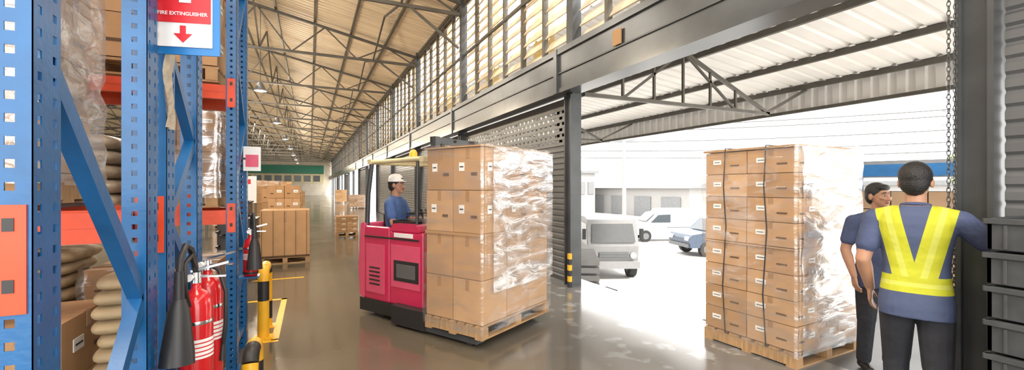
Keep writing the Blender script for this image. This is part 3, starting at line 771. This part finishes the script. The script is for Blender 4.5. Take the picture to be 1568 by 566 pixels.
def rack(ya,yb,pw=.12,levels=(1.44,2.55,3.55),H=5.2,bays=3,x1=-.58,name='pallet_rack',nodes=None):
    E=empty(name,(0,0,0)); b=MB(); xs=[x1-i*2.75 for i in range(bays+1)]
    for i,x in enumerate(xs):
        for (a,c) in((ya,ya+pw),(yb-pw,yb)): upright(b,x-.08,x,a,c,H)
        ym0,ym1=ya+pw-.02,yb-pw+.02
        b.beam((x-.04,ym0,.2),(x-.04,ym1,.2),.05,.045,'blue')
        nd=nodes or [(j%2,.35+.62*j) for j in range(8)]
        for j in range(len(nd)-1):
            (s0,z0_),(s1,z1_)=nd[j],nd[j+1]
            b.beam((x-.035,ym1 if s0 else ym0,z0_),(x-.035,ym1 if s1 else ym0,z1_),.045,.055,'blue')
    b.make('uprights',parent=E,solid=.003)
    b=MB()
    for i in range(bays):
        for lv in levels:
            beam_(b,xs[i+1],xs[i]-.08,ya+.03,lv); beam_(b,xs[i+1],xs[i]-.08,yb-.03,lv)
            for yy,s in((ya+.03,-1),(yb-.03,1)):
                conn(b,xs[i]-.04,yy,lv,s); conn(b,xs[i+1]-.04,yy,lv,s)
            for q in range(3): b.bb((xs[i]-.6-q*.8,ya+.03,lv+.062),(xs[i]-.5-q*.8,yb-.03,lv+.08),'dmetal')
    b.make('beams',parent=E)
    return E
rack(1.38,2.28,levels=(1.44,2.75,3.9),nodes=[(0,.42),(1,1.17),(0,1.93)])
rack(2.42,3.12,levels=(1.44,2.75,3.9),nodes=[(0,.6),(1,1.03),(0,1.45),(1,1.86),(0,2.27),(1,2.7),(0,3.1),(1,3.5),(0,3.9)])
rack(4.46,5.22,levels=(1.34,2.42,3.45))
def stack_obj(name,x0,x1,y0,y1,z,h,nx,ny,nz,wrapit=False,pal=True,labels=True,k='wrap'):
    w,d=abs(x1-x0),abs(y1-y0); E=empty(name,((x0+x1)/2,(y0+y1)/2,z),0); b=MB(); zz=0
    if pal: pallet(b,w,d); zz=.14
    cartons(b,w-.02,d-.02,zz,nx,ny,nz,h,labels=labels); b.make('cartons',parent=E)
    if wrapit: wrap(w,d,zz-.05 if pal else 0.01,zz+nz*h+.01,k,12,14,amp=.03).make('stretch_wrap',parent=E)
    return E
def sacks(name,x0,x1,y0,y1,z,n,k='sack',h=.085,j_=.01,per=1):
    b=MB(); cy=(y0+y1)/2; w,d=abs(x1-x0)/per,abs(y1-y0)
    for q_ in range(per):
      cx=min(x0,x1)+w*(q_+.5)
      for i in range(n):
        vs=[];fs=[];N=28;Mm=10; dx,dy=U(-j_,j_),U(-.015,.015); r=U(-.03,.03)
        for a in range(Mm+1):
            th=math.pi*a/Mm
            for j in range(N):
                ph=2*math.pi*j/N
                sx=math.copysign(abs(math.cos(ph))**.35,math.cos(ph)); sy=math.copysign(abs(math.sin(ph))**.35,math.sin(ph)); q=math.sin(th)**.35
                x=sx*q*w/2;y=sy*q*d/2
                vs.append((cx+dx+x*math.cos(r)-y*math.sin(r),cy+dy+x*math.sin(r)+y*math.cos(r),z+h*(i+.5)-math.cos(th)*h*.55))
        for a in range(Mm):
            for j in range(N): fs.append((a*N+j,a*N+(j+1)%N,(a+1)*N+(j+1)%N,(a+1)*N+j))
        b.add(vs,fs,k,True)
    return b.make(name)
L2=1.525
sacks('stack_of_paper_sacks',-.70,-.90,2.56,3.0,0.0,18,h=.066)
stack_obj('stack_of_cartons',-.96,-1.5,2.52,3.05,0.0,.29,2,1,3,False,True)
stack_obj('stack_of_cartons',-1.55,-2.9,2.48,3.05,0.0,.3,3,1,3)
stack_obj('wrapped_cartons',-1.04,-1.9,2.50,3.05,L2,.27,3,1,4,True,k='wrapgrey')
stack_obj('wrapped_cartons',-2.0,-3.1,2.5,3.05,L2,.3,2,1,3,True,k='wrap2')
stack_obj('stack_of_cartons',-1.5,-2.5,1.45,2.2,0.0,.3,2,1,3)
stack_obj('wrapped_cartons',-1.5,-2.5,1.45,2.2,L2,.3,2,1,2,True)
stack_obj('wrapped_cartons',-1.1,-1.95,2.48,3.05,2.835,.3,2,1,3,True,k='wrapgrey')
for i in range(3):
    xa=-.72-i*.98
    if i==0: stack_obj('stack_of_cartons',xa,xa-.9,4.5,5.2,0.0,.27,2,2,3,True)
    else: sacks('stack_of_bundles',xa,xa-.85,4.52,5.18,0.0,11,'sack',.1,.02,per=2)
    if i==1:
        sacks('stack_of_plastic_sacks',xa+.28,xa-.88,4.52,5.18,1.425,5,'sack2',.12,.02,per=2)
    elif i==0: stack_obj('wrapped_cartons',xa,xa-.6,4.5,5.2,1.425,.17,2,2,4,True,k='wrap2')
    else: stack_obj('wrapped_cartons',xa,xa-.9,4.5,5.2,1.425,.2,3,2,4,True,k='wrap2')
    stack_obj('stack_of_cartons',xa,xa-.9,4.5,5.2,2.505,.36-.02*i,1,1,2,i==1,labels=True)
    stack_obj('wrapped_cartons',xa,xa-.9,4.5,5.2,3.535,.3,2,1,3,True)

def hoop(name,x,ya,yb,h,r=.055):
    b=MB(); pts=[]; R0=.12
    for i in range(7): pts.append((x,ya,h*.0+ (h-R0)*i/6))
    for i in range(1,7): a=math.pi/2*i/6; pts.append((x,ya+R0-R0*math.cos(a),h-R0+R0*math.sin(a)))
    n=max(2,int((yb-ya-2*R0)/.08))
    for i in range(1,n): pts.append((x,ya+R0+(yb-ya-2*R0)*i/n,h))
    for i in range(0,7): a=math.pi/2*i/6; pts.append((x,yb-R0+R0*math.sin(a),h-R0+R0*math.cos(a)))
    for i in range(1,7): pts.append((x,yb,(h-R0)*(1-i/6)))
    acc=0; seg=[pts[0]]; c=0
    for i in range(1,len(pts)):
        seg.append(pts[i]); acc+=(Vector(pts[i])-Vector(pts[i-1])).length
        if acc>.13 or i==len(pts)-1: b.tube(seg,r,'black' if c%3==2 else 'yellow',16); seg=[pts[i]]; acc=0; c+=1
    for y in(ya,yb): b.bb((x-.09,y-.09,0),(x+.09,y+.09,.012),'yellow')
    return b.make(name)
hoop('rack_guard_rail',-.45,5.33,5.75,.72)
hoop('rack_guard_rail',-.40,3.72,4.1,.36)
b=MB(); 
for i in range(8): b.cyl((-.66,5.42,i*.1),(-.66,5.42,i*.1+.1),.035,.035,['yellow','black','pgreen','pgreen','black','yellow','yellow','black'][i],14)
b.make('corner_marker_post')
b=MB()
for a,c in(((-.9,5.15),(-.30,5.23)),((-.37,5.2),(-.30,7.1)),((-.9,7.03),(-.3,7.1)),((-.9,8.6),(-.1,8.67))): b.bb((a[0],a[1],.0),(c[0],c[1],.003),'yellow')
b.make('floor_line_marking')

# ------------------------------------------------------------------ fire extinguishers
def ext(name,loc,rz,horn=True,h=.56,r=.068,ho=(-.03,-.18)):
    E=empty(name,loc,rz); b=MB()
    b.lathe([(0,0),(r*.9,0),(r,.02),(r,h-.08),(r*.92,h-.045),(r*.7,h-.015),(r*.35,h),(.02,h+.01),(.02,h+.035),(0,h+.035)],'red')
    b.lathe([(r+.001,h*.44),(r+.001,h*.60)],'label')
    for i in range(4): b.lathe([(r+.0015,h*(.46+.035*i)),(r+.0015,h*(.465+.035*i)+.003)],'signr')
    b.lathe([(r+.001,.02),(r+.004,.03),(r+.001,.04)],'black'); b.lathe([(r+.001,h*.72),(r+.003,h*.73),(r+.001,h*.75)],'chrome')
    b.cyl((0,0,h+.03),(0,0,h+.08),.022,.02,'chrome')
    b.beam((-.02,0,h+.085),(.13,0,h+.12),.022,.01,'chrome'); b.beam((-.02,0,h+.06),(.12,0,h+.055),.022,.008,'chrome')
    b.cyl((-.02,-.02,h+.06),(-.02,-.05,h+.06),.016,.016,'signw',14)
    if horn:
        hx,hy=ho
        b.tube([(0,0,h+.07),(hx*.2,hy*.1,h+.14),(hx*.4,hy*.3,h+.20),(hx*.7,hy*.6,h+.22),(hx*.95,hy*.9,h+.17),(hx,hy,h+.10)],.013,'black')
        b.tube([(hx,hy,h+.12),(hx,hy,h+.0)],[.017,.021],'black',14)
        b.tube([(hx,hy,h+.0),(hx,hy*1.02,h-.05),(hx,hy*1.12,h-.22),(hx,hy*1.16,h-.27)],[.024,.040,.060,.063],'black',22)
        b.tube([(0,0,h+.09),(hx*.3,hy*.3,h+.17),(hx*.5,hy*.8,h+.14),(hx*.6,hy*.7,h+.02),(hx*.5,hy*.4,h-.06)],.010,'black')
    else:
        b.tube([(0,0,h+.06),(.06,-.02,h+.03),(.095,-.03,h-.08),(.09,-.02,h-.25),(.075,-.01,h-.36)],.011,'black'); b.tube([(.075,-.01,h-.36),(.07,-.01,h-.44)],[.012,.02],'black')
    b.bb((-r-.03,-.01,h-.1),(-r+.0,.01,h-.08),'dmetal')
    b.make('cylinder_and_horn',parent=E); return E
ext('fire_extinguisher',(-.488,2.50,.56),0,ho=(-.022,-.20))
ext('fire_extinguisher',(-.485,2.74,.56),-.2,horn=False,h=.58)
ext('fire_extinguisher',(-.49,4.60,.80),.2,horn=True,h=.34,r=.06,ho=(.02,-.10))
b=MB(); b.bb((-.578,2.40,.545),(-.41,2.86,.559),'blue'); b.bb((-.578,2.42,.40),(-.565,2.8,.559),'blue'); b.make('extinguisher_bracket_shelf')
b=MB(); b.bb((-.578,4.53,.785),(-.42,4.67,.799),'blue'); b.make('extinguisher_bracket_shelf')

E=empty('fire_extinguisher_sign',(-.485,2.30,2.40),math.radians(-14))
b=MB(); b.box((0,.006,0),(.26,.008,.46),'signb'); b.box((-.01,0,.012),(.225,.006,.42),'signw'); b.box((-.01,-.004,.065),(.215,.004,.32),'signr')
b.box((-.01,-.005,-.125),(.022,.004,.035),'signr'); b.extrude([(-.045,-.007,-.142),(.025,-.007,-.142),(-.01,-.007,-.180)],(0,.004,0),'signr')
b.box((.0,-.008,.04),(.045,.004,.10),'signw'); b.box((-.035,-.008,.05),(.018,.004,.07),'signw'); b.box((.0,-.008,.10),(.02,.004,.03),'signw')
b.make('plate',parent=E)
cu=bpy.data.curves.new('text','FONT'); cu.body='FIRE EXTINGUISHER'; cu.size=.0215; cu.align_x='CENTER'; cu.extrude=.0006; cu.offset=.0003; cu.materials.append(M['signw'])
t=bpy.data.objects.new('lettering',cu); C.collection.objects.link(t); t.parent=E; t.location=(-.01,-.0075,-.064); t.rotation_euler=(math.pi/2,0,0)
b=MB(); b.beam((-.10,.02,.05),(-.02,.01,.05),.02,.3,'blue'); b.make('bracket',parent=E)
b=MB(); vs=[];n=5;m=9
for j in range(m+1):
    for i in range(n+1): vs.append((-.567+.010*math.sin(i*1.4+j*.8),2.34+.12*i/n,1.86+.36*j/m))
b.add(vs,[(j*(n+1)+i,j*(n+1)+i+1,(j+1)*(n+1)+i+1,(j+1)*(n+1)+i) for j in range(m) for i in range(n)],'sack2',True); b.make('document_pouch')
b=MB(); b.box((-.52,5.0,1.88),(.15,.006,.24),'signw'); b.box((-.52,4.996,1.86),(.11,.004,.12),'fpink'); b.box((-.585,5.0,1.88),(.05,.01,.02),'dmetal'); b.make('safety_poster')

# ------------------------------------------------------------------ right side: crates, chain
E=empty('stack_of_plastic_crates',(3.52,.79,0))
b=MB(); h=.185
for i in range(8):
    z=i*.18; w,d=.46,.54; j=U(-.008,.008)
    for s in(-1,1):
        b.box((j+s*(w/2-.01),0,z+h/2),(.02,d,h-.02),'dgrey'); b.box((j,s*(d/2-.01),z+h/2),(w,.02,h-.02),'dgrey')
        b.box((j+s*w/2,0,z+h-.025),(.03,d+.02,.028),'dgrey'); b.box((j,s*d/2,z+h-.025),(w+.02,.03,.028),'dgrey')
        for q in(-.2,-.1,.1,.2):
            b.box((j+s*(w/2+.004),q,z+h/2-.015),(.012,.014,h-.06),'dgrey'); b.box((j+q*.8,s*(d/2+.004),z+h/2-.015),(.014,.012,h-.06),'dgrey')
        b.box((j+s*(w/2+.001),0,z+h*.62),(.004,.10,.035),'black')
    b.box((j,0,z+.012),(w-.02,d-.02,.012),'dgrey')
b.make('crates',parent=E,bevel=.003)
def chain(name,x,y,z0,z1,dx=0):
    b=MB(); z=z0; i=0
    while z<z1:
        pts=[]
        for k in range(13):
            a=2*math.pi*k/12; u=.009*math.cos(a); v=.019*math.sin(a)
            pts.append((x+dx*(z-z0)+(u if i%2 else 0),y+(0 if i%2 else u),z+v))
        b.tube(pts,.0028,'dmetal',6); z+=.030; i+=1
    return b.make(name)
chain('hoist_chain',3.74,1.38,.02,3.12); chain('hoist_chain',3.78,1.37,.55,3.12,.01)

# ------------------------------------------------------------------ mid and far goods in the hall
E=stack_obj('large_carton_on_pallet',-.95,.0,10.3,11.2,0,.98,1,1,1,False,True,False)
b=MB()
for i in range(5): b.box((-.43+i*.21,-.452,.63),(.008,.004,.96),'cdark')
b.box((0,-.452,.16),(.94,.004,.03),'cdark'); b.make('ribs',parent=E)
stack_obj('stack_of_cartons',-.9,-.2,11.6,12.4,0,.3,2,2,5,False)
stack_obj('stack_of_cartons',-1.2,-.2,13.6,14.6,0,.35,3,2,4,False)
stack_obj('pallet_of_small_cartons',.75,1.45,15.2,16.0,0,.17,2,2,3,False)
def bins(name,x,y,n):
    b=MB()
    for i in range(n):
        z=i*.27
        b.box((x,y,z+.13),(.5,.55,.25),'dgrey'); b.box((x,y,z+.24),(.54,.59,.03),'black'); b.box((x,y-.285,z+.12),(.16,.01,.08),'label')
    b.make(name)
bins('stack_of_storage_bins',-1.28,9.7,5); bins('stack_of_storage_bins',-1.1,8.9,4)
for (x,y,nz) in ((-2.2,17,5),(-3.4,20,6),(-1.5,22,4),(-2.6,27,6),(-1.4,31,4),(-4,34,6),(-2,40,5),(2.6,34,3),(-5,48,7),(-3,56,7),(2.3,47,4)):
    stack_obj('stack_of_cartons',x,x+1.1,y,y+1,0,.3,2,2,nz,R()<.4,labels=False)
b=MB(); b.bb((-2.9,16.0,.0),(-2.84,16.05,2.0),'steel'); b.bb((-1.6,16.0,.0),(-1.54,16.05,2.0),'steel'); b.bb((-2.9,15.98,1.1),(-1.54,16.0,1.95),'signw')
b.bb((-2.8,15.97,1.7),(-1.7,15.98,1.85),'signr'); b.make('notice_board')

# ------------------------------------------------------------------ lamps & lights
def area(name,loc,sx,sy,pw,col=(1,.90,.76),rot=(0,0,0)):
    l=bpy.data.lights.new(name,'AREA'); l.shape='RECTANGLE'; l.size=sx; l.size_y=sy; l.energy=pw; l.color=col
    o=bpy.data.objects.new(name,l); C.collection.objects.link(o); o.location=loc; o.rotation_euler=rot; return o
for k in range(-1,9):
    yy=.6+k*8.6; x=-1.6
    b=MB(); b.cyl((x,yy,5.3),(x,yy,roofz(x)-.12),.012,.012,'dmetal',6); b.lathe([(.05,.30),(.09,.26),(.20,.0),(.19,0),(.08,.23)],'shut',(x,yy,5.0),20); b.sphere((x,yy,5.04),.08,'lamp',12,8)
    o=b.make('high_bay_lamp')
    l=bpy.data.lights.new('bulb','POINT'); l.energy=340 if k>0 else 190; l.color=(1,.84,.62); l.shadow_soft_size=.15
    lo=bpy.data.objects.new('bulb',l); C.collection.objects.link(lo); lo.location=(x,yy,4.78); lo.parent=o
for k in range(-1,12):
    area('roof_fill_light',(-4.6,Y0+(k+.5)*BAY,roofz(-4.6)-.25),2.0,2.4,440 if k>0 else 270)  # added fill lights under the closed roof to brighten the hall
for k in range(0,3):
    area('roof_fill_light',(.6,Y0+(k-1.9)*BAY,roofz(.6)-.25),1.6,2.4,170)  # further added fill under the roof, over the near aisle
w=bpy.data.worlds.new('sky'); scene.world=w; w.use_nodes=True; nt=w.node_tree
bg=nt.nodes['Background']; bg.inputs[0].default_value=(1.0,.98,.95,1); bg.inputs[1].default_value=4.8
s=bpy.data.lights.new('sun','SUN'); s.energy=5; s.angle=.2; s.color=(1,.95,.85); so=bpy.data.objects.new('sun',s); C.collection.objects.link(so); so.rotation_euler=(math.radians(35),math.radians(20),0)

# ------------------------------------------------------------------ camera
cam=bpy.data.cameras.new('camera'); co=bpy.data.objects.new('camera',cam); C.collection.objects.link(co)
cam.sensor_width=36; cam.sensor_fit='HORIZONTAL'; cam.lens=1100/2576*36; cam.shift_y=5.5/2576; cam.clip_start=.02; cam.clip_end=500
co.location=(0,0,1.6); co.rotation_euler=(math.radians(90),0,-math.atan2(508,1100))
scene.camera=co
scene.view_settings.view_transform='Standard'
scene.view_settings.exposure=0.18
